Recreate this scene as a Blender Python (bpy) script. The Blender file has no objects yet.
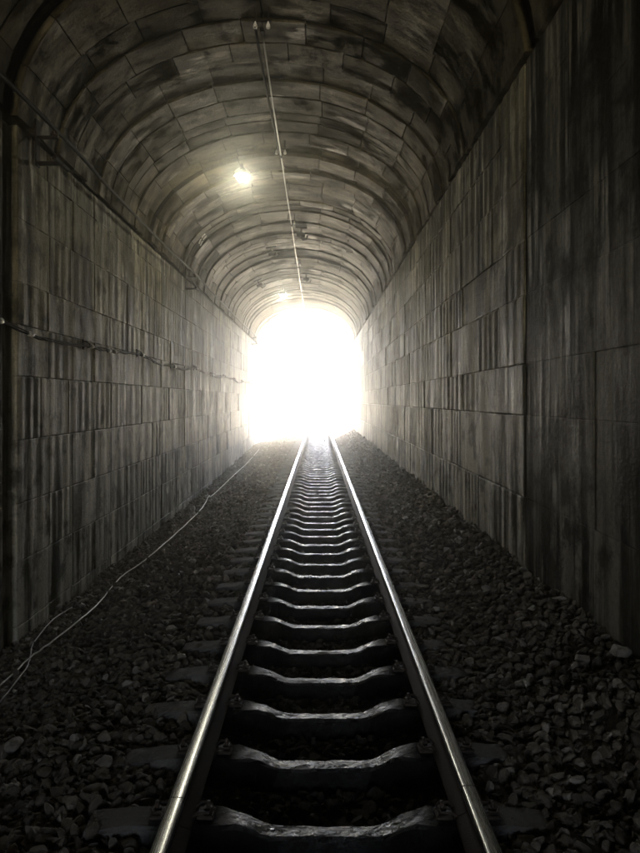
import bpy, math, random
import numpy as np
random.seed(7)
rng = np.random.default_rng(7)
sc = bpy.context.scene
C = sc.collection
R = math.radians

# ------------------------------------------------------------------ camera
# world: x right, y along the track towards the portal, z = 0 at the rail head
CAM_H, F = 2.02, 640.0
VPX, VPY = 318.0, 400.0                     # vanishing point of the track in the 640 x 853 photograph
cam_d = bpy.data.cameras.new('camera')
cam = bpy.data.objects.new('camera', cam_d)
C.objects.link(cam)
cam.location = (0, 0, CAM_H)
cam.rotation_euler = (R(90), 0, 0)
cam_d.sensor_fit = 'HORIZONTAL'
cam_d.sensor_width = 36
cam_d.lens = 36 * F / 640
cam_d.shift_x = (320 - VPX) / 640
cam_d.shift_y = -(426.5 - VPY) / 640
cam_d.clip_start = 0.05
cam_d.clip_end = 2000
sc.camera = cam

# ------------------------------------------------------------------ world, sun, exposure
SUN_EL, SUN_AZ = R(52), R(-80)               # azimuth measured from +y (out of the portal) towards +x
world = bpy.data.worlds.new('World')
sc.world = world
world.use_nodes = True
wn = world.node_tree
bg = wn.nodes['Background']
sky = wn.nodes.new('ShaderNodeTexSky')
sky.sky_type = 'NISHITA'
sky.sun_disc = False
sky.sun_elevation = SUN_EL
sky.sun_rotation = SUN_AZ
sky.air_density = 0.7
sky.dust_density = 9.0
sky.ozone_density = 1.0
wn.links.new(sky.outputs[0], bg.inputs[0])
bg.inputs[1].default_value = 0.13
sun_d = bpy.data.lights.new('sun', 'SUN')
sun_d.energy = 4.2
sun_d.angle = R(0.6)
sun_d.color = (1.0, 0.95, 0.86)
sun = bpy.data.objects.new('sun', sun_d)
C.objects.link(sun)
# lamp shines along its local -z
from mathutils import Vector
to_sun = Vector((math.sin(SUN_AZ) * math.cos(SUN_EL), math.cos(SUN_AZ) * math.cos(SUN_EL), math.sin(SUN_EL)))
sun.rotation_euler = to_sun.to_track_quat('Z', 'Y').to_euler()
sun.location = (20, 60, 40)
sc.view_settings.view_transform = 'Standard'
sc.view_settings.look = 'None'
sc.view_settings.gamma = 1.0
sc.view_settings.use_curve_mapping = False
sc.view_settings.exposure = 5.85
cy = sc.cycles
cy.use_denoising = True
cy.max_bounces = 10
cy.diffuse_bounces = 7
cy.glossy_bounces = 6
cy.volume_bounces = 1
cy.sample_clamp_indirect = 6.0
cy.caustics_reflective = True
cy.caustics_refractive = False
try:
    cy.use_guiding = True
    cy.use_surface_guiding = True
    cy.use_volume_guiding = False
    cy.guiding_training_samples = 128
except Exception:
    pass

# ------------------------------------------------------------------ helpers
def tag(o, label=None, cat=None, group=None, kind=None):
    if label: o['label'] = label
    if cat: o['category'] = cat
    if group: o['group'] = group
    if kind: o['kind'] = kind
    return o

def mesh_from(name, verts, faces, mats, smooth=False, matidx=None):
    me = bpy.data.meshes.new(name)
    me.from_pydata([tuple(v) for v in verts], [], [tuple(f) for f in faces])
    for m in (mats if isinstance(mats, (list, tuple)) else [mats]):
        me.materials.append(m)
    if matidx is not None:
        me.polygons.foreach_set('material_index', matidx)
    if smooth:
        me.polygons.foreach_set('use_smooth', [True] * len(me.polygons))
    me.update()
    return me

def link(name, me, parent=None, loc=None, rot=None, scale=None):
    o = bpy.data.objects.new(name, me)
    C.objects.link(o)
    if parent: o.parent = parent
    if loc is not None: o.location = loc
    if rot is not None: o.rotation_euler = rot
    if scale is not None: o.scale = scale
    return o

def empty(name, loc=(0, 0, 0)):
    return link(name, None, None, loc)

class MB:
    """collects shapes and links them as one mesh object"""
    def __init__(s):
        s.v, s.f = [], []
    def add(s, v, f):
        b = len(s.v)
        s.v.extend(v)
        s.f.extend([tuple(i + b for i in q) for q in f])
    def box(s, x0, x1, y0, y1, z0, z1, bev=0.0):
        if bev <= 0:
            s.add([(x0, y0, z0), (x1, y0, z0), (x1, y1, z0), (x0, y1, z0), (x0, y0, z1), (x1, y0, z1), (x1, y1, z1), (x0, y1, z1)],
                  [(0, 3, 2, 1), (4, 5, 6, 7), (0, 1, 5, 4), (1, 2, 6, 5), (2, 3, 7, 6), (3, 0, 4, 7)])
        else:
            b = bev
            prof = [(x0 + b, y0), (x1 - b, y0), (x1, y0 + b), (x1, y1 - b), (x1 - b, y1), (x0 + b, y1), (x0, y1 - b), (x0, y0 + b)]
            cx, cyy = (x0 + x1) / 2, (y0 + y1) / 2
            fx, fy = 1 - 2 * b / max(x1 - x0, 1e-6), 1 - 2 * b / max(y1 - y0, 1e-6)
            small = [(cx + (x - cx) * fx, cyy + (y - cyy) * fy) for x, y in prof]
            vs = [(x, y, z0) for x, y in small] + [(x, y, z0 + b) for x, y in prof] + [(x, y, z1 - b) for x, y in prof] + [(x, y, z1) for x, y in small]
            fs = [tuple(reversed(range(8))), tuple(range(24, 32))]
            for l in range(3):
                for i in range(8):
                    j = (i + 1) % 8
                    fs.append((l * 8 + i, l * 8 + j, l * 8 + 8 + j, l * 8 + 8 + i))
            s.add(vs, fs)
    def tube(s, pts, r, n=6, cap=True):
        pts = [Vector(p) for p in pts]
        rr = r if isinstance(r, (list, tuple)) else [r] * len(pts)
        vs, fs = [], []
        for i, p in enumerate(pts):
            a = pts[max(i - 1, 0)]; b = pts[min(i + 1, len(pts) - 1)]
            d = (b - a).normalized()
            up = Vector((0, 0, 1)) if abs(d.z) < 0.95 else Vector((1, 0, 0))
            u = d.cross(up).normalized(); w = u.cross(d)
            for k in range(n):
                t = 2 * math.pi * k / n
                vs.append(tuple(p + rr[i] * (math.cos(t) * u + math.sin(t) * w)))
        for i in range(len(pts) - 1):
            for k in range(n):
                k2 = (k + 1) % n
                fs.append((i * n + k, i * n + k2, (i + 1) * n + k2, (i + 1) * n + k))
        if cap:
            fs.append(tuple(reversed(range(n))))
            fs.append(tuple(range((len(pts) - 1) * n, len(pts) * n)))
        s.add(vs, fs)
    def lathe(s, prof, origin, axis='z', n=14):
        """prof: (radius, height) pairs"""
        vs, fs = [], []
        for r, h in prof:
            for k in range(n):
                t = 2 * math.pi * k / n
                a, b = r * math.cos(t), r * math.sin(t)
                p = (a, b, h) if axis == 'z' else ((h, a, b) if axis == 'x' else (b, h, a))
                vs.append((p[0] + origin[0], p[1] + origin[1], p[2] + origin[2]))
        for i in range(len(prof) - 1):
            for k in range(n):
                k2 = (k + 1) % n
                fs.append((i * n + k, i * n + k2, (i + 1) * n + k2, (i + 1) * n + k))
        fs.append(tuple(reversed(range(n))))
        fs.append(tuple(range((len(prof) - 1) * n, len(prof) * n)))
        s.add(vs, fs)
    def build(s, name, mat, parent=None, smooth=False, loc=None):
        return link(name, mesh_from(name, s.v, s.f, mat, smooth), parent, loc)

def px(x, y, Y):
    """point on the ray through photo pixel (x, y) at distance Y along the track"""
    return ((x - VPX) / F * Y, Y, CAM_H - (y - VPY) / F * Y)

# ------------------------------------------------------------------ materials
def new_mat(name):
    m = bpy.data.materials.new(name)
    m.use_nodes = True
    nt = m.node_tree
    return m, nt, nt.nodes['Principled BSDF']

def N(nt, kind, **kw):
    n = nt.nodes.new(kind)
    for k, v in kw.items():
        if k in n.inputs.keys():
            n.inputs[k].default_value = v
        else:
            setattr(n, k, v)
    return n

def mixc(nt, fac, a, b, mode='MIX'):
    n = nt.nodes.new('ShaderNodeMix')
    n.data_type = 'RGBA'
    n.blend_type = mode
    for sock, v in ((n.inputs[0], fac), (n.inputs[6], a), (n.inputs[7], b)):
        if hasattr(v, 'links'):
            nt.links.new(v, sock)
        else:
            sock.default_value = v
    return n.outputs[2]

def ramp(nt, src, stops):
    n = nt.nodes.new('ShaderNodeValToRGB')
    e = n.color_ramp.elements
    while len(e) < len(stops): e.new(0.5)
    for el, (p, v) in zip(e, stops):
        el.position = p
        el.color = (v, v, v, 1) if not isinstance(v, tuple) else v + (1,)
    nt.links.new(src, n.inputs[0])
    return n.outputs[0]

def vscale(nt, vec, s):
    n = nt.nodes.new('ShaderNodeVectorMath')
    n.operation = 'MULTIPLY'
    nt.links.new(vec, n.inputs[0])
    n.inputs[1].default_value = s
    return n.outputs[0]

def noise(nt, vec, scale, detail=4, rough=0.55):
    n = N(nt, 'ShaderNodeTexNoise', Scale=scale, Detail=detail, Roughness=rough)
    nt.links.new(vec, n.inputs['Vector'])
    return n.outputs[0]

def concrete(name, base, dark, pale, streak=1.0, rough=(0.45, 0.75), vertical=True, bump=0.45, rnd=0.35, low_brighten=0.0):
    m, nt, b = new_mat(name)
    L = nt.links.new
    pos = nt.nodes.new('ShaderNodeNewGeometry').outputs['Position']
    oi = nt.nodes.new('ShaderNodeObjectInfo')
    st = vscale(nt, pos, (2.4, 2.4, 0.24) if vertical else (0.6, 1.8, 0.6))
    fine = vscale(nt, pos, (7.0, 7.0, 0.42) if vertical else (1.6, 5.0, 1.6))
    big = noise(nt, pos, 0.5, 5)
    s1 = noise(nt, st, 1.0, 6, 0.62)
    s2 = noise(nt, fine, 1.0, 5, 0.62)
    grit = noise(nt, pos, 22.0, 6, 0.7)
    blot = noise(nt, pos, 2.6, 6, 0.65)
    col = mixc(nt, ramp(nt, big, [(0.38, 0.0), (0.62, 1.0)]), base + (1,), tuple(c * 0.5 for c in base) + (1,))
    if low_brighten:
        # lower wall painted paler to brighten it where little light reaches, the border ragged
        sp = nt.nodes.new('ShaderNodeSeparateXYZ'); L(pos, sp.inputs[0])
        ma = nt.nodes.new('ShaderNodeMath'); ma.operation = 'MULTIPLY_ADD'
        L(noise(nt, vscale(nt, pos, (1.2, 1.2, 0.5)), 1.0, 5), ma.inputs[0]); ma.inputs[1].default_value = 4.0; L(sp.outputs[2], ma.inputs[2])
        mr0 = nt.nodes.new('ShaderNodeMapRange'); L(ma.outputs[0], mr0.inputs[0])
        mr0.inputs[1].default_value = 2.6; mr0.inputs[2].default_value = 5.2; mr0.inputs[3].default_value = low_brighten; mr0.inputs[4].default_value = 0.0
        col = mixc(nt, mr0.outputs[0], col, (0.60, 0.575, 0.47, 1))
    col = mixc(nt, ramp(nt, s1, [(0.45, 0.0), (0.57, 0.95 * streak)]), col, dark + (1,))
    gate = ramp(nt, noise(nt, pos, 0.9, 4), [(0.44, 0.0), (0.60, 1.0)])
    ps = ramp(nt, s2, [(0.51, 0.0), (0.62, 0.9 * streak)])
    mm = nt.nodes.new('ShaderNodeMath'); mm.operation = 'MULTIPLY'
    L(gate, mm.inputs[0]); L(ps, mm.inputs[1])
    col = mixc(nt, mm.outputs[0], col, pale + (1,))
    s3 = ramp(nt, s2, [(0.36, 0.6 * streak), (0.50, 0.0)])
    col = mixc(nt, s3, col, dark + (1,))
    col = mixc(nt, ramp(nt, blot, [(0.50, 0.0), (0.62, 0.8)]), col, dark + (1,))
    col = mixc(nt, 0.6, col, ramp(nt, grit, [(0.3, 0.35), (0.7, 1.0)]), 'MULTIPLY')
    # every block has its own shade
    mr = nt.nodes.new('ShaderNodeMapRange')
    L(oi.outputs['Random'], mr.inputs[0])
    mr.inputs[3].default_value = 1 - rnd; mr.inputs[4].default_value = 1.0 + rnd * 0.4
    cmb = nt.nodes.new('ShaderNodeCombineColor')
    for i in range(3): L(mr.outputs[0], cmb.inputs[i])
    col = mixc(nt, 1.0, col, cmb.outputs[0], 'MULTIPLY')
    L(col, b.inputs['Base Color'])
    L(ramp(nt, s1, [(0.35, rough[1]), (0.68, rough[0])]), b.inputs['Roughness'])
    L(ramp(nt, col, [(0.02, 0.0), (0.22, 0.22)]), b.inputs['Specular IOR Level'])      # soot is matt, bare concrete has a sheen
    bp = nt.nodes.new('ShaderNodeBump')
    bp.inputs['Strength'].default_value = bump
    bp.inputs['Distance'].default_value = 0.03
    ad = nt.nodes.new('ShaderNodeMath'); ad.operation = 'ADD'
    L(grit, ad.inputs[0]); L(s2, ad.inputs[1])
    L(ad.outputs[0], bp.inputs['Height'])
    L(bp.outputs[0], b.inputs['Normal'])
    return m

M_wall = concrete('wall_concrete', (0.31, 0.282, 0.178), (0.058, 0.053, 0.034), (0.60, 0.565, 0.42), rnd=0.18, low_brighten=1.0)
M_old = concrete('old_wall_concrete', (0.15, 0.14, 0.105), (0.035, 0.033, 0.026), (0.34, 0.325, 0.26), rnd=0.12, low_brighten=0.35, bump=0.3)
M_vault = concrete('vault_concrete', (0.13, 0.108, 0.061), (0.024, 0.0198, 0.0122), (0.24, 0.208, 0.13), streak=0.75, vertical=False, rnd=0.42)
M_mortar = concrete('mortar', (0.05, 0.046, 0.034), (0.02, 0.0185, 0.014), (0.10, 0.094, 0.072), rnd=0.0)
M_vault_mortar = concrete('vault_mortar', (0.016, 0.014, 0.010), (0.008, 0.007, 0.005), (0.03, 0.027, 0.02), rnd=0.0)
M_head = concrete('headwall_concrete', (0.35, 0.33, 0.30), (0.15, 0.14, 0.13), (0.5, 0.48, 0.45), rnd=0.2)

def sleeper_mat():
    m, nt, b = new_mat('sleeper_concrete')
    L = nt.links.new
    pos = nt.nodes.new('ShaderNodeNewGeometry').outputs['Position']
    n1 = noise(nt, pos, 3.5, 5)
    n2 = noise(nt, vscale(nt, pos, (8, 40, 8)), 1.0, 4)
    col = mixc(nt, ramp(nt, n1, [(0.35, 0.0), (0.7, 1.0)]), (0.012, 0.012, 0.0115, 1), (0.005, 0.005, 0.0055, 1))
    # clean concrete towards the ends outside the rails, oil-black between them (a stain along the sleeper)
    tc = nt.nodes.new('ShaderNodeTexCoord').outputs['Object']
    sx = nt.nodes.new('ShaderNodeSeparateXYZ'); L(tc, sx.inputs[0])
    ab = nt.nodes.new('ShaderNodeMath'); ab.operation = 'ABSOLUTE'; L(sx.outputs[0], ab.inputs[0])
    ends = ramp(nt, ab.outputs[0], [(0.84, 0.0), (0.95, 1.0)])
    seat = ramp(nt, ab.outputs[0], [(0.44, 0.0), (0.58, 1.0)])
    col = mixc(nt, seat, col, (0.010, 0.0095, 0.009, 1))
    col = mixc(nt, ends, col, (0.15, 0.147, 0.138, 1))
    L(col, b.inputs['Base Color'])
    L(mixc(nt, seat, mixc(nt, ramp(nt, noise(nt, pos, 7.0, 4), [(0.46, 0.0), (0.56, 1.0)]), ramp(nt, n2, [(0.40, 0.08), (0.60, 0.34)]), (0.42, 0.42, 0.42, 1)), (0.85, 0.85, 0.85, 1)), b.inputs['Roughness'])
    gn = nt.nodes.new('ShaderNodeNewGeometry'); sz = nt.nodes.new('ShaderNodeSeparateXYZ'); L(gn.outputs['True Normal'], sz.inputs[0])
    wet = ramp(nt, sz.outputs[2], [(0.45, 0.0), (0.75, 0.9)])          # water and grease lie on top, the flanks are dry
    L(mixc(nt, seat, wet, (0.12, 0.12, 0.12, 1)), b.inputs['Specular IOR Level'])
    bp = nt.nodes.new('ShaderNodeBump'); bp.inputs['Strength'].default_value = 1.0; bp.inputs['Distance'].default_value = 0.014
    L(noise(nt, pos, 38, 5, 0.6), bp.inputs['Height']); L(bp.outputs[0], b.inputs['Normal'])
    return m
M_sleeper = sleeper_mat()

def simple(name, col, rough=0.6, metal=0.0, var=0.3, scale=12, bump=0.0, spec=0.5):
    m, nt, b = new_mat(name)
    b.inputs['Specular IOR Level'].default_value = spec
    L = nt.links.new
    pos = nt.nodes.new('ShaderNodeNewGeometry').outputs['Position']
    n = noise(nt, pos, scale, 4)
    c = mixc(nt, ramp(nt, n, [(0.3, 0.0), (0.7, 1.0)]), tuple(x * (1 - var) for x in col) + (1,), tuple(min(1, x * (1 + var)) for x in col) + (1,))
    L(c, b.inputs['Base Color'])
    L(ramp(nt, n, [(0.3, max(0.02, rough - 0.1)), (0.7, min(1, rough + 0.1))]), b.inputs['Roughness'])
    b.inputs['Metallic'].default_value = metal
    if bump:
        bp = nt.nodes.new('ShaderNodeBump'); bp.inputs['Strength'].default_value = bump; bp.inputs['Distance'].default_value = 0.01
        L(noise(nt, pos, scale * 5, 4), bp.inputs['Height']); L(bp.outputs[0], b.inputs['Normal'])
    return m

def rail_top_mat():
    m, nt, b = new_mat('polished_rail_steel')
    L = nt.links.new
    pos = nt.nodes.new('ShaderNodeNewGeometry').outputs['Position']
    sc_ = noise(nt, vscale(nt, pos, (140, 1.5, 40)), 1.0, 4)
    L(mixc(nt, ramp(nt, sc_, [(0.3, 0.0), (0.7, 1.0)]), (0.80, 0.82, 0.86, 1), (0.90, 0.92, 0.96, 1)), b.inputs['Base Color'])
    b.inputs['Metallic'].default_value = 1.0
    L(ramp(nt, sc_, [(0.3, 0.2), (0.7, 0.34)]), b.inputs['Roughness'])
    return m
M_rail_top = rail_top_mat()
M_rail_side = simple('rusty_rail_steel', (0.05, 0.036, 0.028), 0.7, 0.3, 0.4, 20, 0.3)
M_iron = simple('dark_iron', (0.018, 0.015, 0.013), 0.8, 0.0, 0.4, 18, 0.3, 0.15)
M_black_cable = simple('black_cable', (0.012, 0.012, 0.012), 0.75, 0.0, 0.3, 20, 0.0, 0.12)
M_wire = simple('galvanised_wire', (0.5, 0.49, 0.46), 0.45, 0.2, 0.15, 10)
M_white_cable = simple('white_cable', (0.85, 0.845, 0.82), 0.5, 0.0, 0.12, 9)
M_porcelain = simple('porcelain', (0.75, 0.74, 0.70), 0.2, 0.0, 0.1, 9)
M_rock = simple('loose_rock', (0.19, 0.178, 0.155), 0.8, 0.0, 0.4, 14, 0.5)
M_ground = simple('outside_ground', (0.40, 0.37, 0.29), 0.9, 0.0, 0.3, 0.4, 0.3)
M_hill = simple('hillside_grass', (0.07, 0.09, 0.04), 0.9, 0.0, 0.4, 0.5, 0.4)
M_bed = simple('ballast_dirt', (0.07, 0.064, 0.055), 0.9, 0.0, 0.4, 18, 0.6, 0.2)

def stone_mat():
    m, nt, b = new_mat('ballast_stone')
    L = nt.links.new
    at = nt.nodes.new('ShaderNodeAttribute'); at.attribute_name = 'tint'
    pos = nt.nodes.new('ShaderNodeNewGeometry').outputs['Position']
    g = noise(nt, pos, 60, 4)
    col = ramp(nt, at.outputs['Fac'], [(0.0, (0.042, 0.038, 0.031)), (0.4, (0.14, 0.124, 0.097)), (0.75, (0.20, 0.178, 0.142)), (1.0, (0.42, 0.40, 0.35))])
    col = mixc(nt, 0.6, col, ramp(nt, g, [(0.3, 0.5), (0.7, 1.0)]), 'MULTIPLY')
    L(col, b.inputs['Base Color'])
    b.inputs['Roughness'].default_value = 0.7
    b.inputs['Specular IOR Level'].default_value = 0.1
    bp = nt.nodes.new('ShaderNodeBump'); bp.inputs['Strength'].default_value = 0.4; bp.inputs['Distance'].default_value = 0.008
    L(g, bp.inputs['Height']); L(bp.outputs[0], b.inputs['Normal'])
    return m
M_stone = stone_mat()

# ------------------------------------------------------------------ tunnel dimensions (metres)
XC = -0.845                     # tunnel centre line; the track runs right of it
XL, XR = -3.845, 2.155          # faces of the two side walls
ZS = CAM_H + 3.6                # springing height
A, B = 3.0, 2.0                 # half width and rise of the vault
Y_END = 39.6                    # portal on the centre line; the mouth is cut on the skew
def YE(x): return Y_END - 0.35 * max(-6.0, min(6.0, x - XC))
YL, YR = 8.2, 6.7               # where the thicker lining starts on the left / right
Y_BACK = -27.0                  # unseen open rear end, added this close to light the foreground

# ------------------------------------------------------------------ ground, hill, ballast bed
gv = [(-300, -300, -1.75), (300, -300, -1.75), (300, 300, -1.75), (-300, 300, -1.75)]
g = link('ground', mesh_from('ground', gv, [(0, 1, 2, 3)], M_ground)); tag(g, kind='structure')

PROF = [(-4.6, -1.35), (-3.85, -1.12), (-3.4, -0.97), (-2.6, -0.66), (-1.9, -0.36), (-1.5, -0.255), (-1.25, -0.240), (-0.95, -0.25), (-0.8, -0.30),
        (-0.55, -0.36), (0, -0.385), (0.6, -0.36), (0.85, -0.30), (1.0, -0.24), (1.3, -0.21), (1.55, -0.13), (1.85, 0.04), (2.155, 0.25), (2.9, 0.40)]
PX = np.array([p[0] for p in PROF]); PZ = np.array([p[1] for p in PROF])
def lump(x, y):
    return (0.035 * np.sin(1.7 * x + 0.9 * y) * np.sin(0.8 * y - 0.6 * x) + 0.02 * np.sin(4.1 * y + 2 * x) + 0.015 * np.sin(7.3 * x + 3.1 * y))
def bed_z(x, y):
    x = np.asarray(x, float); y = np.asarray(y, float)
    z = np.interp(x, PX, PZ)
    w = np.clip((np.abs(x - 0.03) - 1.25) / 0.5, 0, 1)
    # the heap against the right wall comes and goes; far out it drops to the sleeper level
    rise = 0.38 * np.clip((y - 20) / 18, 0, 1) * np.clip((-1.4 - x) / 2.0, 0, 1)       # the left side fills up towards the mouth
    return z + w * lump(x, y) + rise
ys_ = np.concatenate([np.arange(Y_BACK, 2, 2.0), np.arange(2, 20, 0.25), np.arange(20, 43.1, 0.5)])
xs_ = np.unique(np.concatenate([PX, np.linspace(-4.6, 2.9, 46)]))
gx, gy = np.meshgrid(xs_, ys_)
gz = bed_z(gx, gy)
nx, ny = len(xs_), len(ys_)
verts = np.stack([gx.ravel(), gy.ravel(), gz.ravel()], 1)
faces = [(j * nx + i, j * nx + i + 1, (j + 1) * nx + i + 1, (j + 1) * nx + i) for j in range(ny - 1) for i in range(nx - 1)]
bed = link('ballast_bed', mesh_from('ballast_bed', verts, faces, M_bed, True)); tag(bed, kind='structure')
# the bed runs on outside the tunnel as a low embankment
ov = []
for y in (36.0, 160):
    for x, z in ((-9, -1.76), (-4.2, -0.86), (-1.4, -0.45), (1.4, -0.45), (3.4, -0.4), (7.5, -1.76)):
        ov.append((x, y, z))
emb = link('embankment', mesh_from('embankment', ov, [(i, i + 1, i + 7, i + 6) for i in range(5)], M_ground)); tag(emb, kind='structure')

# hill over the tunnel (seen only from outside)
hv, hf = [], []
hx = np.linspace(-70, 70, 41); hy = np.linspace(Y_BACK - 1, Y_END + 0.3, 28)
for j, y in enumerate(hy):
    for i, x in enumerate(hx):
        d = abs(x - XC)
        h = 10.6 + 2.0 * math.sin(0.11 * x + 0.3) * math.cos(0.07 * y) - max(0, d - 9) * 0.28
        if d < 7: h = max(h, 10.2)
        hv.append((x, y + YE(x) - Y_END, max(h, -1.9)))
for j in range(len(hy) - 1):
    for i in range(len(hx) - 1):
        k = j * len(hx) + i
        hf.append((k, k + 1, k + 1 + len(hx), k + len(hx)))
# front skirt either side of the portal, hidden behind the headwall in the middle
base = len(hv); j0 = (len(hy) - 1) * len(hx)
for i, x in enumerate(hx):
    d = abs(x - XC)
    hv.append((x, YE(x) + (0.35 if d < 9 else 5.0), -1.9))
for i in range(len(hx) - 1):
    if abs((hx[i] + hx[i + 1]) / 2 - XC) > 5.5:
        hf.append((j0 + i, j0 + i + 1, base + i + 1, base + i))
hill = link('hillside', mesh_from('hillside', hv, hf, M_hill, True)); tag(hill, kind='structure')

# ------------------------------------------------------------------ tunnel walls
def fluted_block(seed, nfl):
    """unit block: u along y in 0..1, v along z in 0..1, face at w = 0, back at w = -1; real size comes from the object scale"""
    r = random.Random(seed)
    n = 23
    us = [0.0, 0.012] + [0.012 + 0.976 * k / (n - 1) for k in range(1, n - 1)] + [0.988, 1.0]
    ph = r.random() * 6.28
    amp = r.uniform(0.5, 1.0)
    def depth(u, edge):
        d = -0.066 * amp * (0.5 + 0.5 * math.cos(2 * math.pi * nfl * u + ph)) + r.uniform(-0.003, 0.003)
        return d - (0.025 if edge else 0)
    rows = [0.0, 0.018, 0.5, 0.982, 1.0]
    vs, fs = [], []
    for ri, v in enumerate(rows):
        for ui, u in enumerate(us):
            e = ui in (0, len(us) - 1) or ri in (0, len(rows) - 1)
            vs.append((depth(u, e), u, v))
    m = len(us)
    for ri in range(len(rows) - 1):
        for ui in range(m - 1):
            fs.append((ri * m + ui, ri * m + ui + 1, (ri + 1) * m + ui + 1, (ri + 1) * m + ui))
    b = len(vs)
    vs += [(-1, 0, 0), (-1, 1, 0), (-1, 1, 1), (-1, 0, 1)]
    top = (len(rows) - 1) * m
    fs.append(tuple([b, b + 1] + [m - 1 - k for k in range(m)]))
    fs.append(tuple([b + 2, b + 3] + [top + k for k in range(m)]))
    fs.append((b + 3, b, 0, m, 2 * m, 3 * m, 4 * m)[:2] + tuple(ri * m for ri in range(len(rows))))
    fs.append((b + 1, b + 2) + tuple(ri * m + m - 1 for ri in reversed(range(len(rows)))))
    fs.append((b, b + 3, b + 2, b + 1))
    return vs, fs

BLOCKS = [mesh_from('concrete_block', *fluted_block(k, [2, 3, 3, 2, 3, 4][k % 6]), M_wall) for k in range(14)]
BLOCK_VF = [fluted_block(k, [2, 3, 3, 2, 3, 4][k % 6]) for k in range(14)]
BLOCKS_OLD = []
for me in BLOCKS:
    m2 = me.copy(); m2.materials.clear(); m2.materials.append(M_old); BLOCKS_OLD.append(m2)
THICK = 0.22

def build_wall(name, side, xface, courses, y0, ynear, label):
    """side -1: left wall (face looks +x); +1: right wall (face looks -x)"""
    root = empty(name, (xface, y0, 0)); tag(root, label, 'wall', 'side walls of the tunnel')
    r = random.Random(11 + side)
    far = MB()
    base = []                                   # shared joint grid, jogged a little from course to course
    y = y0
    yend = YE(xface)
    while y < yend - 0.5:
        base.append(y); y += r.uniform(0.8, 1.08)
    base.append(yend)
    for ci in range(len(courses) - 1):
        z0, z1 = courses[ci], courses[ci + 1]
        joints = [base[0]] + [b + (r.uniform(-0.04, 0.04) if r.random() < 0.86 else r.uniform(-0.3, 0.3)) for b in base[1:-1]] + [base[-1]]
        k = 0
        while k < len(joints) - 1:
            ya = joints[k]
            step = 2 if (r.random() < 0.10 and k + 2 < len(joints)) else 1
            yb = joints[k + step]; k += step
            var = r.randrange(len(BLOCKS))
            gap = 0.003
            off = r.uniform(-0.010, 0.007)
            th = THICK
            zz0, zz1 = z0 + gap, z1 - gap
            sx = th * (1 if side < 0 else -1)
            # scale x so that the flute depth stays about the same for thick blocks
            loc = (xface + (off if side < 0 else -off), ya + gap, zz0)
            scl = (sx, yb - ya - 2 * gap, zz1 - zz0)
            if ya < 21.5:
                o = link('concrete_block', BLOCKS[var], root, (loc[0] - xface, loc[1] - y0, loc[2]), None, scl)
            else:
                vs, fs = BLOCK_VF[var]
                far.add([(loc[0] - xface + v[0] * scl[0], loc[1] - y0 + v[1] * scl[1], loc[2] + v[2] * scl[2]) for v in vs], fs)
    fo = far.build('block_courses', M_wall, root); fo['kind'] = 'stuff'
    # mortar bed behind the blocks
    mo = MB()
    xa, xb = (-0.62, -0.030) if side < 0 else (0.030, 0.62)
    mo.box(xa, xb, 0.03, yend - y0 - 0.01, courses[0] - 0.3, courses[-1] - 0.03)
    mo.build('mortar_bed', M_mortar, root)
    # older, set-back lining nearer the viewer
    xn = 0.03 * side if side < 0 else 0.012
    nb = 0
    yy = y0 - (0.34 if side < 0 else 0.05)
    near = MB()
    while yy > -6:
        y2 = yy - r.uniform(1.3, 1.7)
        for ci in range(len(courses) - 1):
            z0, z1 = courses[ci], courses[ci + 1]
            var = r.randrange(len(BLOCKS))
            off = r.uniform(-0.01, 0.01)
            loc = (xn + off * 0.4, y2 + 0.0015 - y0, z0 + 0.0015)
            scl = (THICK * 0.6 * (1 if side < 0 else -1), yy - y2 - 0.003, z1 - z0 - 0.003)
            if yy > 4.0:
                link('concrete_block', BLOCKS_OLD[var], root, loc, None, (scl[0] * 0.4, scl[1], scl[2]))
            else:
                vs, fs = BLOCK_VF[var]
                near.add([(loc[0] + v[0] * scl[0], loc[1] + v[1] * scl[1], loc[2] + v[2] * scl[2]) for v in vs], fs)
        yy = y2
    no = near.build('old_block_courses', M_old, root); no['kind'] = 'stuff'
    sh = MB()
    xa, xb = (xn - 0.7, xn - 0.016) if side < 0 else (xn + 0.016, xn + 0.7)
    sh.box(xa, xb, Y_BACK - y0, -0.345 if side < 0 else -0.055, courses[0] - 0.3, courses[-1] + 0.02)
    jf = MB(); jf.box(*((-0.74, -0.085) if side < 0 else (0.022, 0.74)), -0.342 if side < 0 else -0.052, 0.028, courses[0] - 0.3, courses[-1] - 0.034)
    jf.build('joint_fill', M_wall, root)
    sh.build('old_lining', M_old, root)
    return root

CL = [-1.3, -0.9, -0.07, 0.68, 1.50, 2.33, 3.00, 3.55, 4.37, 5.14, 5.55]
CR = [-0.3, 0.20, 1.00, 1.86, 2.40, 3.12, 3.70, 4.40, 5.02, 5.55]
build_wall('tunnel_wall', -1, XL, CL, YL, 5.0, 'streaked concrete block wall of the tunnel carrying the cables, left of the track')
build_wall('tunnel_wall', 1, XR, CR, YR, 4.0, 'bare dark streaked concrete block wall of the tunnel, right of the track')

# ------------------------------------------------------------------ vault
def arch_pt(th, a, b):
    return XC + a * math.cos(th), ZS + 0.05 + b * math.sin(th)

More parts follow.
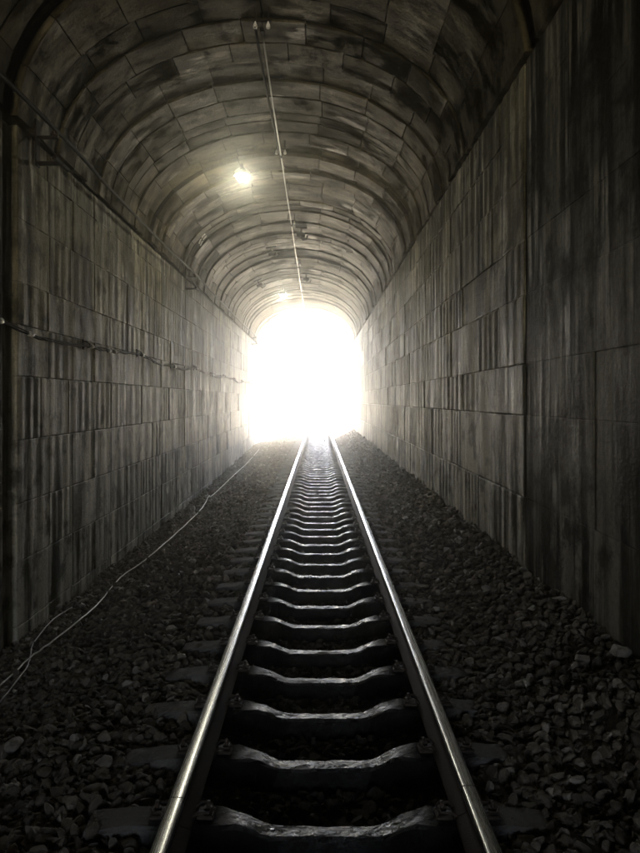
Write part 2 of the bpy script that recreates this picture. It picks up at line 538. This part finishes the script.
def vault_block(th0, th1, ya0, ya1, yb0, yb1, rad, thick, seg=5, g=0.011, cham=0.012):
    """curved block between angles th0..th1; near edge runs ya0 (at th0) to ya1 (at th1), far edge yb0..yb1"""
    vs, fs = [], []
    gt = 0.008 / 2.6
    lay = []
    for k in range(seg + 1):
        f = k / seg
        th = th0 + gt + (th1 - th0 - 2 * gt) * f
        ya = ya0 + (ya1 - ya0) * f + g; yb = yb0 + (yb1 - yb0) * f - g
        cx_in = (cham if k in (0, seg) else 0)
        row = []
        for y, dr in ((ya, thick), (ya, cham), (ya + cham, cx_in), (yb - cham, cx_in), (yb, cham), (yb, thick)):
            x, z = arch_pt(th, A + rad + dr, B + rad + dr)
            row.append((x, y, z))
        vs += row
    for k in range(seg):
        for i in range(5):
            fs.append((k * 6 + i, k * 6 + i + 1, k * 6 + 7 + i, k * 6 + 6 + i))
    fs.append((0, 5, 4, 3, 2, 1)); e = seg * 6
    fs.append((e, e + 1, e + 2, e + 3, e + 4, e + 5))
    return vs, fs

vault = empty('tunnel_vault', (XC, YR, ZS))
tag(vault, 'arched vault of narrow concrete block rings over the railway track', 'vault')
rv = random.Random(5)
NB = 10
yy = 8.95
rings = [(None, 8.95)]
while yy < Y_END + 1.3:
    w = rv.uniform(0.36, 0.68)
    y2 = yy + w
    rings.append((yy, y2)); yy = y2
far = MB(); count = 0
OX, OY, OZ = vault.location
prev = 0
for ri, (ya, yb) in enumerate(rings):
    steps = [0.03, 0.0, 0.015, -0.01, 0.045, 0.02, -0.012]
    rad = rv.uniform(-0.005, 0.045) if rv.random() < 0.7 else rv.choice((-0.03, 0.06))
    shift = rv.uniform(-0.025, 0.025) if rv.random() < 0.85 else rv.choice((-0.12, 0.10))
    cuts = [0.0] + [math.pi * (k / NB) + shift + rv.uniform(-0.012, 0.012) for k in range(1, NB)] + [math.pi]
    for k in range(NB):
        th0, th1 = cuts[k], cuts[k + 1]
        if ya is None:
            n0 = YR + (YL - YR) * (1 - math.cos(th0)) / 2; n1 = YR + (YL - YR) * (1 - math.cos(th1)) / 2
            vf = vault_block(th0, th1, n0, n1, yb, yb, 0.0, 0.45)
        else:
            e0, e1 = YE(XC + A * math.cos(th0)), YE(XC + A * math.cos(th1))
            if min(e0, e1) < ya + 0.06: continue
            vf = vault_block(th0, th1, ya, ya, min(yb, e0), min(yb, e1), rad + rv.uniform(-0.008, 0.008), 0.24)
        vs = [(v[0] - OX, v[1] - OY, v[2] - OZ) for v in vf[0]]
        if (ya or 8) < 24.5 and count < 300:
            link('vault_block', mesh_from('vault_block', vs, vf[1], M_vault), vault); count += 1
        else:
            far.add(vs, vf[1])
fo = far.build('vault_rings', M_vault, vault); fo['kind'] = 'stuff'
# mortar shell behind the rings, and the wider old vault nearer the viewer
def shell(name, a_in, y0, y1, mat, t=0.25):
    vs, fs = [], []
    n = 28
    for k in range(n + 1):
        th = -0.05 + (math.pi + 0.1) * k / n
        for y in (y0, (y1 if y1 < 20 else YE(XC + A * math.cos(th)) - 0.02)):
            for d in (a_in, a_in + t):
                x, z = arch_pt(th, A + d, B + d)
                vs.append((x - OX, y - OY, z - OZ))
    for k in range(n):
        b = k * 4
        fs += [(b, b + 4, b + 6, b + 2), (b + 1, b + 3, b + 7, b + 5), (b, b + 1, b + 5, b + 4), (b + 2, b + 6, b + 7, b + 3)]
    return link(name, mesh_from(name, vs, fs, mat), vault)
shell('mortar_shell', 0.085, 9.0, Y_END - 0.02, M_vault_mortar, 0.6)
shell('old_mortar_shell', 0.11, Y_BACK, 9.02, M_vault, 0.4)
nv = MB()
y = 8.25
while y > -5:
    y2 = y - rv.uniform(0.7, 1.0)
    for k in range(NB):
        th0, th1 = math.pi * k / NB, math.pi * (k + 1) / NB
        vf = vault_block(th0, th1, y2, y2, y, y, 0.03 + rv.uniform(-0.01, 0.01), 0.2)
        if y > 8.2:
            # the first old ring is cut to the slanted joint
            n0 = YR + (YL - YR) * (1 - math.cos(th0)) / 2; n1 = YR + (YL - YR) * (1 - math.cos(th1)) / 2; n0 -= 0.3; n1 -= 0.3
            vf = vault_block(th0, th1, y2, y2, max(n0, y2 + 0.1), max(n1, y2 + 0.1), 0.03, 0.3)
        elif y > YR:
            n0 = YR + (YL - YR) * (1 - math.cos(th0)) / 2; n1 = YR + (YL - YR) * (1 - math.cos(th1)) / 2; n0 -= 0.3; n1 -= 0.3
            if min(n0, n1) < y2 + 0.1: continue
            vf = vault_block(th0, th1, y2, y2, min(y, n0), min(y, n1), 0.03, 0.3)
        nv.add([(v[0] - OX, v[1] - OY, v[2] - OZ) for v in vf[0]], vf[1])
    y = y2
no = nv.build('old_vault_rings', M_vault, vault); no['kind'] = 'stuff'

# headwall round the portal mouth, outside
def headwall():
    inner, outer = [], []
    n = 24
    inner.append((XR + 0.01, -1.8)); inner.append((XR + 0.01, ZS))
    for k in range(n + 1):
        x, z = arch_pt(math.pi * k / n, A + 0.01, B + 0.01)
        inner.append((x, z))
    inner.append((XL - 0.01, ZS)); inner.append((XL - 0.01, -1.8))
    m = len(inner)
    for i, (x, z) in enumerate(inner):
        if i == 0: outer.append((XC + 8, -1.8))
        elif i == 1: outer.append((XC + 8, ZS))
        elif i >= m - 2: outer.append((XC - 8, ZS if i == m - 2 else -1.8))
        else:
            th = math.pi * (i - 2) / n
            c, s = math.cos(th), math.sin(th)
            q = max(abs(c) / 8.0, abs(s) / 5.6)
            outer.append((XC + c / q, ZS + 0.05 + s / q))
    vs, fs = [], []
    for y in (0.004, 0.7):
        vs += [(x, YE(x) + y, z) for x, z in inner] + [(x, YE(x) + y, z) for x, z in outer]
    k2 = 2 * m
    for i in range(m - 1):
        fs += [(i, i + 1, m + i + 1, m + i), (k2 + i, k2 + m + i, k2 + m + i + 1, k2 + i + 1),
               (i, k2 + i, k2 + i + 1, i + 1), (m + i, m + i + 1, k2 + m + i + 1, k2 + m + i)]
    return mesh_from('portal_headwall', vs, fs, M_head)
hw = link('portal_headwall', headwall())
tag(hw, 'concrete headwall framing the bright tunnel mouth', 'headwall')

# ------------------------------------------------------------------ railway track
TX = 0.035
track = empty('railway_track', (TX, 0, -0.36))
tag(track, 'straight railway track with shiny steel rails on concrete sleepers', 'railway track')
RAIL = [(-0.075, -0.176), (0.075, -0.176), (0.075, -0.166), (0.020, -0.148), (0.0083, -0.125), (0.0083, -0.050), (0.014, -0.042), (0.0375, -0.034), (0.0388, -0.013),
        (0.0355, -0.0055), (0.026, -0.0018), (0.012, -0.0003), (0, 0), (-0.012, -0.0003), (-0.026, -0.0018), (-0.0355, -0.0055), (-0.0388, -0.013), (-0.0375, -0.034), (-0.014, -0.042),
        (-0.0083, -0.050), (-0.0083, -0.125), (-0.020, -0.148), (-0.075, -0.166)]
def rail(xc, y0, y1):
    n = len(RAIL)
    ys = list(np.linspace(y0, y1, max(2, int((y1 - y0) / 2) + 1)))
    vs, fs, mi = [], [], []
    for y in ys:
        vs += [(xc + x, y, z + 0.36) for x, z in RAIL]
    for j in range(len(ys) - 1):
        for i in range(n):
            k = (i + 1) % n
            fs.append((j * n + i, j * n + k, (j + 1) * n + k, (j + 1) * n + i))
            mi.append(0 if 7 <= i <= 16 else 1)
    b = len(vs)
    vs += vs[:n] + vs[(len(ys) - 1) * n:len(ys) * n]
    fs.append(tuple(reversed(range(b, b + n)))); mi.append(1)
    fs.append(tuple(range(b + n, b + 2 * n))); mi.append(1)
    me = mesh_from('rail', vs, fs, [M_rail_top, M_rail_side], True, mi)
    return link('rail', me, track)
for s, yj in ((-1, 3.25), (1, 3.35)):
    rail(s * 0.754, -12, yj)
    rail(s * 0.754, yj + 0.007, 150)

# concrete sleeper: low waist in the middle, ramps up to the rail seats
def sleeper_mesh(seed):
    r = random.Random(seed)
    half = [(0.0, -0.270, 0.046), (0.23, -0.270, 0.046), (0.29, -0.264, 0.047), (0.35, -0.244, 0.050), (0.41, -0.213, 0.054), (0.47, -0.195, 0.058), (0.55, -0.186, 0.086), (0.95, -0.186, 0.086), (1.10, -0.198, 0.085), (1.25, -0.214, 0.084)]
    sec = [(-x, z, w) for x, z, w in reversed(half[1:])] + half
    fine = []
    for i in range(len(sec) - 1):
        a, b = sec[i], sec[i + 1]
        m = max(1, int((b[0] - a[0]) / 0.07))
        for k in range(m):
            f = k / m
            fine.append(tuple(a[q] + (b[q] - a[q]) * f for q in range(3)))
    fine.append(sec[-1])
    vs, fs = [], []
    for x, z, w in fine:
        j = lambda s=0.005: r.uniform(-s, s)
        vs += [(x, -0.125, -0.40), (x, -w - 0.012 + j(), z - 0.014 + j()), (x, -w + 0.004 + j(), z + j()), (x, 0 + j(), z + 0.002 + j()), (x, w - 0.004 + j(), z + j()), (x, w + 0.012 + j(), z - 0.014 + j()), (x, 0.125, -0.40)]
    for k in range(len(fine) - 1):
        for i in range(6):
            fs.append((k * 7 + i, (k + 1) * 7 + i, (k + 1) * 7 + i + 1, k * 7 + i + 1))
        fs.append((k * 7 + 6, (k + 1) * 7 + 6, (k + 1) * 7, k * 7))
    fs.append(tuple(range(7))); e = (len(fine) - 1) * 7
    fs.append(tuple(reversed(range(e, e + 7))))
    vs = [(x, y, z + 0.36) for x, y, z in vs]
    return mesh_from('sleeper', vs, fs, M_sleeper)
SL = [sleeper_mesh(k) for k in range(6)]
def clip_mesh():
    m = MB()
    m.box(-0.045, 0.045, -0.045, 0.045, 0.0, 0.022, 0.006)              # plate
    m.lathe([(0.024, 0.02), (0.024, 0.045), (0.012, 0.046), (0.012, 0.075), (0.002, 0.078)], (0.01, 0, 0), 'z', 8)   # nut and bolt
    m.tube([(-0.06, -0.04, 0.02), (-0.03, -0.045, 0.045), (0.02, -0.04, 0.04), (0.04, 0, 0.035), (0.02, 0.04, 0.04), (-0.03, 0.045, 0.045), (-0.06, 0.04, 0.02)], 0.008, 5)
    return mesh_from('rail_clip', m.v, m.f, simple('rusty_clip', (0.05, 0.037, 0.028), 0.6, 0.0, 0.4, 30, 0.3, 0.4))
CLIP = clip_mesh()
SY0, SP = 3.39, 0.61
rs = random.Random(3)
sleeper_ys = []
for k in range(-8, 130):
    y = SY0 + SP * k + rs.uniform(-0.02, 0.02)
    sleeper_ys.append(y)
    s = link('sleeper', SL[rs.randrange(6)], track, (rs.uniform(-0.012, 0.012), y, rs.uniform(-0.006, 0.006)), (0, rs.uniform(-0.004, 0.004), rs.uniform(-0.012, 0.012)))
    if 1.5 < y < 13:
        for cx in (-0.754 - 0.125, -0.754 + 0.125, 0.754 - 0.125, 0.754 + 0.125):
            sgn = 1 if cx > 0 else -1
            inward = -1 if abs(cx) > 0.754 else 1
            link('rail_clip', CLIP, s, (cx, 0, -0.184 + 0.36), (0, 0, math.pi if inward * sgn > 0 else 0))
sleeper_ys = np.array(sleeper_ys)

# ------------------------------------------------------------------ ballast stones
def ico(sub):
    t = (1 + 5 ** 0.5) / 2
    v = [(-1, t, 0), (1, t, 0), (-1, -t, 0), (1, -t, 0), (0, -1, t), (0, 1, t), (0, -1, -t), (0, 1, -t), (t, 0, -1), (t, 0, 1), (-t, 0, -1), (-t, 0, 1)]
    v = [np.array(p) / np.linalg.norm(p) for p in v]
    f = [(0, 11, 5), (0, 5, 1), (0, 1, 7), (0, 7, 10), (0, 10, 11), (1, 5, 9), (5, 11, 4), (11, 10, 2), (10, 7, 6), (7, 1, 8), (3, 9, 4), (3, 4, 2), (3, 2, 6), (3, 6, 8), (3, 8, 9), (4, 9, 5), (2, 4, 11), (6, 2, 10), (8, 6, 7), (9, 8, 1)]
    for _ in range(sub):
        mid = {}; nf = []
        def mp(a, b):
            k = (min(a, b), max(a, b))
            if k not in mid:
                p = v[a] + v[b]; v.append(p / np.linalg.norm(p)); mid[k] = len(v) - 1
            return mid[k]
        for a, b, c in f:
            ab, bc, ca = mp(a, b), mp(b, c), mp(c, a)
            nf += [(a, ab, ca), (b, bc, ab), (c, ca, bc), (ab, bc, ca)]
        f = nf
    return np.array(v), np.array(f)

def cut_rock(v, r, cuts=7):
    """an angular stone: a sphere sliced flat by random planes"""
    v = v.copy()
    for _ in range(cuts):
        n = r.normal(size=3); n /= np.linalg.norm(n)
        d = r.uniform(0.28, 0.72)
        s = v @ n
        over = s > d
        v[over] -= np.outer(s[over] - d, n)
    return v

def stones(name, sub, xy, size, tint, sink, nshapes=24):
    bv, bf = ico(sub)
    shapes = np.stack([cut_rock(bv, rng) for _ in range(nshapes)])
    n = len(xy)
    sh = shapes[rng.integers(0, nshapes, n)]
    scale = size[:, None] * rng.uniform([0.75, 0.6, 0.42], [1.3, 1.0, 0.8], (n, 3))
    p = sh * scale[:, None, :]
    q = rng.normal(size=(n, 4)) * np.array([1, 0.28, 0.28, 1.0]); q /= np.linalg.norm(q, axis=1)[:, None]
    w, x, y, z = q.T
    Rm = np.stack([np.stack([1 - 2 * (y * y + z * z), 2 * (x * y - z * w), 2 * (x * z + y * w)], 1),
                   np.stack([2 * (x * y + z * w), 1 - 2 * (x * x + z * z), 2 * (y * z - x * w)], 1),
                   np.stack([2 * (x * z - y * w), 2 * (y * z + x * w), 1 - 2 * (x * x + y * y)], 1)], 1)
    p = np.einsum('nij,nkj->nki', Rm, p)
    cz = bed_z(xy[:, 0], xy[:, 1]) + size * sink
    p += np.stack([xy[:, 0], xy[:, 1], cz], 1)[:, None, :]
    nv_, nf_ = len(bv), len(bf)
    V = p.reshape(-1, 3)
    Fc = (bf[None] + (np.arange(n) * nv_)[:, None, None]).reshape(-1, 3)
    me = bpy.data.meshes.new(name)
    me.vertices.add(len(V)); me.vertices.foreach_set('co', V.ravel().astype(np.float32))
    me.loops.add(Fc.size); me.loops.foreach_set('vertex_index', Fc.ravel().astype(np.int32))
    me.polygons.add(len(Fc))
    me.polygons.foreach_set('loop_start', np.arange(0, Fc.size, 3, dtype=np.int32))
    me.polygons.foreach_set('loop_total', np.full(len(Fc), 3, dtype=np.int32))
    a = me.attributes.new('tint', 'FLOAT', 'POINT')
    a.data.foreach_set('value', np.repeat(tint, nv_).astype(np.float32))
    me.update(calc_edges=True); me.validate(); me.shade_flat()
    me.materials.append(M_stone)
    return me

def scatter(y0, y1, dens, smin, smax):
    n = int((y1 - y0) * 6.1 * dens)
    x = rng.uniform(XL - 0.1, XR + 0.12 + (0.35 if y0 < YR else 0), n); y = rng.uniform(y0, y1, n)
    size = smin + (smax - smin) * rng.random(n) ** 2.4
    ax = np.abs(x - TX)
    dy = np.abs((y[:, None] - sleeper_ys[None]) ).min(1)
    keep = np.ones(n, bool)
    keep &= ~((ax < 0.90) & (dy < 0.13 + size * 0.5) & ((ax > 0.62) | (rng.random(n) < 0.985)))               # clean sleepers and rail feet
    keep &= ~((ax >= 0.90) & (ax < 1.27) & (dy < 0.10 + size * 0.3) & (rng.random(n) < np.where(x < 0, 0.80, 0.5)))
    keep &= ~((ax > 0.66) & (ax < 0.86) & (size > 0.035))
    x, y, size, ax = x[keep], y[keep], size[keep], ax[keep]
    tint = np.clip(rng.beta(2.0, 3.2, len(x)) + 0.10 * (size > smax * 0.55), 0, 1)
    tint = np.where(ax < 0.8, tint * 0.10, tint)                    # oil-black stones between the rails
    return np.stack([x, y], 1), size, tint

parts = []
for (y0, y1, dens, smin, smax, sub) in ((2.2, 7.5, 1150, 0.014, 0.070, 1), (7.5, 15, 560, 0.02, 0.085, 0), (15, Y_END - 0.1, 170, 0.03, 0.085, 0)):
    xy, size, tint = scatter(y0, y1, dens, smin, smax)
    parts.append(stones('ballast', sub, xy, size, tint, 0.25))
root = link('ballast_stones', parts[0])
tag(root, 'dark sooty ballast stones heaped along both sides of the track', 'ballast', kind='stuff')
for me in parts[1:]:
    o = link('ballast_layer', me, root); o['kind'] = 'stuff'

# single larger stones lying loose
def loose(pxy, size, zoff, label, seed, tint=None, flat=0.6, mat=M_rock):
    r = np.random.default_rng(seed)
    # walk the pixel ray until it meets the ballast
    t = 2.0
    while t < 40:
        x, y, z = px(pxy[0], pxy[1], t)
        if z <= float(bed_z(x, y)) + 0.02: break
        t += 0.01
    bv, bf = ico(2)
    v = cut_rock(bv, r, 9) * np.array([size, size * 0.75, size * flat])
    o = link('loose_stone', mesh_from('loose_stone', v, bf, mat), None, (x, y, float(bed_z(x, y)) + 0.02 + size * zoff), (r.uniform(-0.2, 0.2), r.uniform(-0.2, 0.2), r.uniform(0, 6)))
    tag(o, label, 'stone', 'larger stones loose on the ballast')
    return o
loose((575, 785), 0.06, 0.35, 'rounded pale stone lying right of the near right rail', 1)
loose((585, 665), 0.09, 0.35, 'grey angular stone near the foot of the right wall', 2)
loose((618, 655), 0.13, 0.2, 'flat stone touching the foot of the right wall at the picture edge', 3)
loose((448, 705), 0.001 + 0.06, 0.3, 'flat grey stone just outside the right rail', 4)
loose((55, 612), 0.13, 0.3, 'pale lump of rubble at the foot of the left wall, by the cable loop', 5)
loose((105, 765), 0.085, 0.3, 'broad grey stone lying left of the left rail', 6)
loose((12, 752), 0.11, 0.3, 'rounded grey stone at the left picture edge', 7)
loose((194, 510), 0.12, 0.3, 'pale chip of concrete at the foot of the left wall beside the white cable', 8)
loose((487, 592), 0.09, 0.3, 'grey stone on the ballast heap beside the right wall', 9)

# ------------------------------------------------------------------ cables
def ground_hit(x, y, lift=0.015):
    t = 2.0
    while t < 60:
        p = px(x, y, t)
        if p[2] <= float(bed_z(p[0], p[1])) + 0.045: return (p[0], p[1], p[2] + lift + 0.02)
        t += 0.01
    return p
def smooth_path(pts, n=5, jit=0.0, seed=1):
    r = random.Random(seed)
    out = []
    P = [Vector(p) for p in pts]
    for i in range(len(P) - 1):
        p0, p1, p2, p3 = P[max(i - 1, 0)], P[i], P[i + 1], P[min(i + 2, len(P) - 1)]
        for k in range(n):
            t = k / n
            q = 0.5 * ((2 * p1) + (-p0 + p2) * t + (2 * p0 - 5 * p1 + 4 * p2 - p3) * t * t + (-p0 + 3 * p1 - 3 * p2 + p3) * t ** 3)
            if k: q = q + Vector((r.uniform(-jit, jit), 0, r.uniform(-jit, jit)))
            out.append(q)
    out.append(P[-1])
    return out
m = MB()
pts = [ground_hit(*p) for p in ((-30, 712), (0, 689), (29, 662), (54, 643), (77, 625), (100, 604), (120, 580), (140, 566), (157, 552), (175, 536), (192, 520), (203, 508), (209, 497), (213, 496), (235, 475), (248, 463), (259, 450))]
m.tube(smooth_path(pts, 5, 0.006), 0.009, 6)
tag(m.build('ground_cable', M_white_cable, smooth=True), 'long white cable lying on the ballast along the left wall', 'cable')
m = MB()
pts = [ground_hit(*p) for p in ((0, 706), (20, 680), (28, 668), (31, 655), (33, 647), (40, 637), (50, 625), (60, 617), (72, 610))]
m.tube(smooth_path(pts, 5, 0.003), 0.007, 6)
tag(m.build('ground_wire', simple('grey_wire', (0.35, 0.34, 0.32), 0.5), smooth=True), 'thin grey wire looping across the white cable beside the left wall', 'cable')

# black cable high on the left wall, on brackets
def wall_y(px_x, x): return (x) * F / (px_x - VPX)
br_y = [8.75, 18.6, 37.0]
def bracket(y, label):
    z = CAM_H + 3.66
    root = empty('cable_bracket', (XL, y, z - 0.45)); tag(root, label, 'bracket', 'brackets of the high cable')
    b = MB(); b.box(0.0, 0.02, -0.06, 0.06, -0.02, 0.62, 0.004)
    b.build('back_plate', M_iron, root)
    b = MB(); b.box(0.02, 0.36, -0.03, 0.03, 0.0, 0.05, 0.008); b.box(0.31, 0.36, -0.24, 0.24, -0.008, 0.042, 0.006)
    b.tube([(0.02, 0, 0.40), (0.33, 0, 0.05)], 0.014, 6)
    b.build('lower_arm', M_iron, root)
    b = MB(); b.box(0.02, 0.30, -0.025, 0.025, 0.36, 0.40, 0.006)
    b.build('upper_arm', M_iron, root)
    b = MB(); b.lathe([(0.02, 0.40), (0.05, 0.405), (0.05, 0.42), (0.028, 0.425), (0.045, 0.435), (0.045, 0.45), (0.02, 0.455)], (0.25, 0, 0), 'z', 10)
    b.build('insulator', simple('brown_insulator', (0.05, 0.03, 0.02), 0.25), root, True)
    return root
bracket(br_y[0], 'iron cable bracket nearest the viewer, high on the left wall')
bracket(br_y[1], 'iron cable bracket half way along the left wall')
bracket(br_y[2], 'small far iron cable bracket on the left wall beside the bright tunnel mouth')
m = MB()
cz = CAM_H + 3.68
pts = [(XL + 0.25, -6, cz + 0.02), (XL + 0.25, 2, cz - 0.06)]
sup = br_y
pts.append((XL + 0.25, sup[0], cz + 0.03))
for a, b in zip(sup[:-1], sup[1:]):
    for f in (0.2, 0.4, 0.6, 0.8):
        pts.append((XL + 0.25, a + (b - a) * f, cz + 0.03 - 0.16 * 4 * f * (1 - f) * 0.5))
    pts.append((XL + 0.25, b, cz + 0.03))
pts.append((XL + 0.25, Y_END + 8, cz - 0.1))
m.tube(smooth_path(pts, 4), 0.028, 8)
tag(m.build('high_cable', M_black_cable, smooth=True), 'black cable slung along the top of the left wall', 'cable')

# bundle of cables half way up the left wall on hooks
root = empty('cable_bundle', (XL, YL, CAM_H + 0.9)); tag(root, 'sagging cable bundle on hooks half way up the left wall', 'cable')
def zb(y): return CAM_H + 0.93 - 0.05 * math.sin((y - 8) * 0.9) - 0.06 * abs(math.sin((y - 7.4) * math.pi / 3.1))
for k, (dx, dz, rr) in enumerate(((0.045, 0.0, 0.013), (0.05, 0.030, 0.009), (0.068, 0.010, 0.007))):
    m = MB()
    path = []
    y = 2.0
    r = random.Random(k + 40)
    while y < Y_END + 2:
        path.append((dx + r.uniform(-0.012, 0.012), y - YL, zb(y) - (CAM_H + 0.9) + dz + r.uniform(-0.014, 0.014)))
        y += 0.28
    m.tube(path, rr, 6)
    m.build('cable', M_black_cable if k != 1 else M_iron, root, True)
y = 7.4
hk = MB()
hk.tube([(0.0, 0, 0.07), (0.05, 0, 0.065), (0.10, 0, 0.03), (0.10, 0, -0.02), (0.06, 0, -0.035)], 0.009, 5)
hk.box(-0.01, 0.012, -0.03, 0.03, -0.06, 0.10)
HK = mesh_from('hook', hk.v, hk.f, M_iron)
tie = MB(); tie.lathe([(0.034, -0.05), (0.042, -0.02), (0.042, 0.02), (0.034, 0.05)], (0.055, 0, 0.012), 'y', 8)
TIE = mesh_from('cable_tie', tie.v, tie.f, simple('pale_tape', (0.5, 0.49, 0.46), 0.25))
while y < Y_END:
    link('hook', HK, root, (0.0, y - YL, zb(y) - (CAM_H + 0.9)))
    link('cable_tie', TIE, root, (0.0, y + 0.22 - YL, zb(y + 0.22) - (CAM_H + 0.9)))
    y += 3.1
for yt in (8.45, 11.6, 11.95):
    link('cable_tie', TIE, root, (0, yt - YL, zb(yt) - (CAM_H + 0.9)))

# ------------------------------------------------------------------ overhead wire along the crown
WX, WZ = -0.80, CAM_H + 5.30
m = MB()
hang_y = [9.2, 13.9, 19.4, 25.5, 31.5]
pts = []
for a, b in zip(hang_y[:-1], hang_y[1:]):
    for f in (0, 0.25, 0.5, 0.75):
        pts.append((WX, a + (b - a) * f, WZ - 0.09 * 4 * f * (1 - f) * 0.5))
pts.append((WX, hang_y[-1], WZ)); pts.append((WX, Y_END + 6, WZ - 0.05))
m.tube(smooth_path(pts, 3), 0.0135, 8)
tag(m.build('overhead_wire', M_wire, smooth=True), 'pale overhead wire strung along the crown of the vault', 'wire')
m = MB()
m.tube(smooth_path([(WX - 0.10, 9.15, WZ + 0.05), (WX - 0.09, 10.4, WZ + 0.02), (WX - 0.07, 11.6, WZ + 0.01), (WX - 0.05, 12.8, WZ + 0.02), (WX - 0.03, 13.9, WZ + 0.04)], 4), 0.020, 8)
tag(m.build('feeder_cable', M_black_cable, smooth=True), 'short dark cable beside the overhead wire at its near end', 'cable')
hang_lab = ['double insulator hanger at the near end of the overhead wire', 'insulator hanger of the overhead wire just right of the bright lamp',
            'third hanger from the near end of the overhead wire', 'fourth hanger from the near end of the overhead wire', 'far hanger of the overhead wire close to the tunnel mouth']
for i, y in enumerate(hang_y):
    root = empty('wire_hanger', (WX, y, WZ)); tag(root, hang_lab[i], 'hanger', 'hangers of the overhead wire')
    b = MB(); b.box(-0.15, 0.13, -0.02, 0.02, 0.13, 0.16, 0.005); b.box(-0.11, -0.085, -0.015, 0.015, 0.16, 0.34); b.box(0.07, 0.095, -0.015, 0.015, 0.16, 0.34)
    b.build('crossbar', M_iron, root)
    b = MB(); b.tube([(0, 0, 0.13), (0, 0, -0.03)], 0.012, 6); b.box(-0.03, 0.03, -0.06, 0.06, -0.03, 0.03, 0.006)
    b.build('clamp', M_iron, root)
    for x in (-0.10, 0.085) if i < 2 else (0.08,):
        b = MB(); b.lathe([(0.012, 0.03), (0.03, 0.035), (0.035, 0.06), (0.02, 0.068), (0.03, 0.08), (0.015, 0.11), (0.008, 0.132)], (x, -0.02, 0.0), 'z', 12)
        b.build('insulator', M_porcelain, root, True)

# small iron hooks left in the vault
def vault_hit(x, y, off=0.0):
    t = 5.0
    while t < Y_END:
        p = px(x, y, t)
        if ((p[0] - XC) / (A - off)) ** 2 + ((p[2] - ZS - 0.05) / (B - off)) ** 2 >= 1 and p[2] > ZS: return p
        t += 0.02
    return p
hooks = [((203, 241), 'pale double clip on the left side of the vault left of the bright lamp', 'clip'),
         ((272, 251), 'dark iron hook bracket hanging behind the bright lamp', 'hook'),
         ((259, 283), 'dark iron hook bracket near the far lamp', 'hook'),
         ((301, 232), 'small dark hook bracket right of the overhead wire', 'hook'),
         ((306, 277), 'smallest dark hook bracket right of the overhead wire, near the tunnel mouth', 'hook')]
for (p, lab, kind) in hooks:
    q = vault_hit(p[0], p[1], 0.12 if kind == 'clip' else 0.2)
    root = empty('vault_hook', q); tag(root, lab, 'bracket', 'small fittings left in the vault')
    root.rotation_euler = (0, math.atan2(q[0] - XC, 4.5), 0)          # square to the curve of the vault
    if kind == 'hook': root.scale = (1.7, 1.7, 1.7)
    if kind == 'hook':
        b = MB(); b.box(-0.11, 0.11, -0.06, 0.06, 0.06, 0.09, 0.006); b.build('base_plate', M_iron, root)
        b = MB(); b.tube([(0, 0, 0.07), (0, 0, -0.08), (0.05, 0, -0.15), (0.12, 0, -0.13), (0.13, 0, -0.06)], 0.022, 6); b.box(-0.08, 0.08, -0.03, 0.03, -0.1, -0.02, 0.01)
        b.build('hook', M_iron, root)
    else:
        for dy in (-0.12, 0.12):
            b = MB(); b.tube([(-0.14, dy, -0.05), (-0.04, dy, 0.03), (0.06, dy, 0.09), (0.16, dy, 0.12)], 0.018, 6)
            b.build('clip_bar', M_porcelain, root)
        b = MB(); b.box(-0.02, 0.02, -0.16, 0.16, 0.04, 0.075, 0.006); b.build('base_plate', M_iron, root)

# ------------------------------------------------------------------ lamps
def lamp(pxy, off, label, watt, col):
    q = vault_hit(pxy[0], pxy[1], off)
    root = empty('tunnel_lamp', q); tag(root, label, 'lamp', 'lamps under the vault')
    b = MB(); b.lathe([(0.04, 0.45), (0.04, 0.19), (0.08, 0.17), (0.18, 0.09), (0.205, 0.0), (0.198, 0.0), (0.16, 0.085)], (0, 0, 0), 'z', 14)
    b.build('holder', M_iron, root, True)
    b = MB()
    b.lathe([(0.02, 0.09), (0.085, 0.07), (0.12, 0.03), (0.127, -0.02), (0.11, -0.07), (0.07, -0.11), (0.01, -0.125)], (0, 0, 0), 'z', 18)
    mm, nt, bs = new_mat('lit_globe')
    bs.inputs['Base Color'].default_value = (0.9, 0.9, 0.85, 1)
    bs.inputs['Emission Color'].default_value = col + (1,)
    bs.inputs['Emission Strength'].default_value = watt
    b.build('globe', mm, root, True)
    return root
lamp((242, 176), 0.3, 'brightly lit bulb lamp hanging left of the overhead wire', 6.0, (1.0, 0.95, 0.72))
lamp((283, 295), 0.3, 'far lit bulb lamp just above the tunnel mouth', 6.0, (1.0, 0.96, 0.8))

# ------------------------------------------------------------------ haze
m = MB(); m.box(-310, 310, -310, 310, -2.75, 14.5)
hm = bpy.data.materials.new('haze_air'); hm.use_nodes = True
nt = hm.node_tree; nt.nodes.clear()
vo = nt.nodes.new('ShaderNodeVolumePrincipled'); ou = nt.nodes.new('ShaderNodeOutputMaterial')
vo.inputs['Color'].default_value = (0.97, 0.95, 0.89, 1)
vo.inputs['Density'].default_value = 0.010
vo.inputs['Anisotropy'].default_value = 0.93
nt.links.new(vo.outputs[0], ou.inputs['Volume'])
hz = m.build('haze', hm); tag(hz, 'thin pale haze in the air of the tunnel', 'haze', kind='stuff')
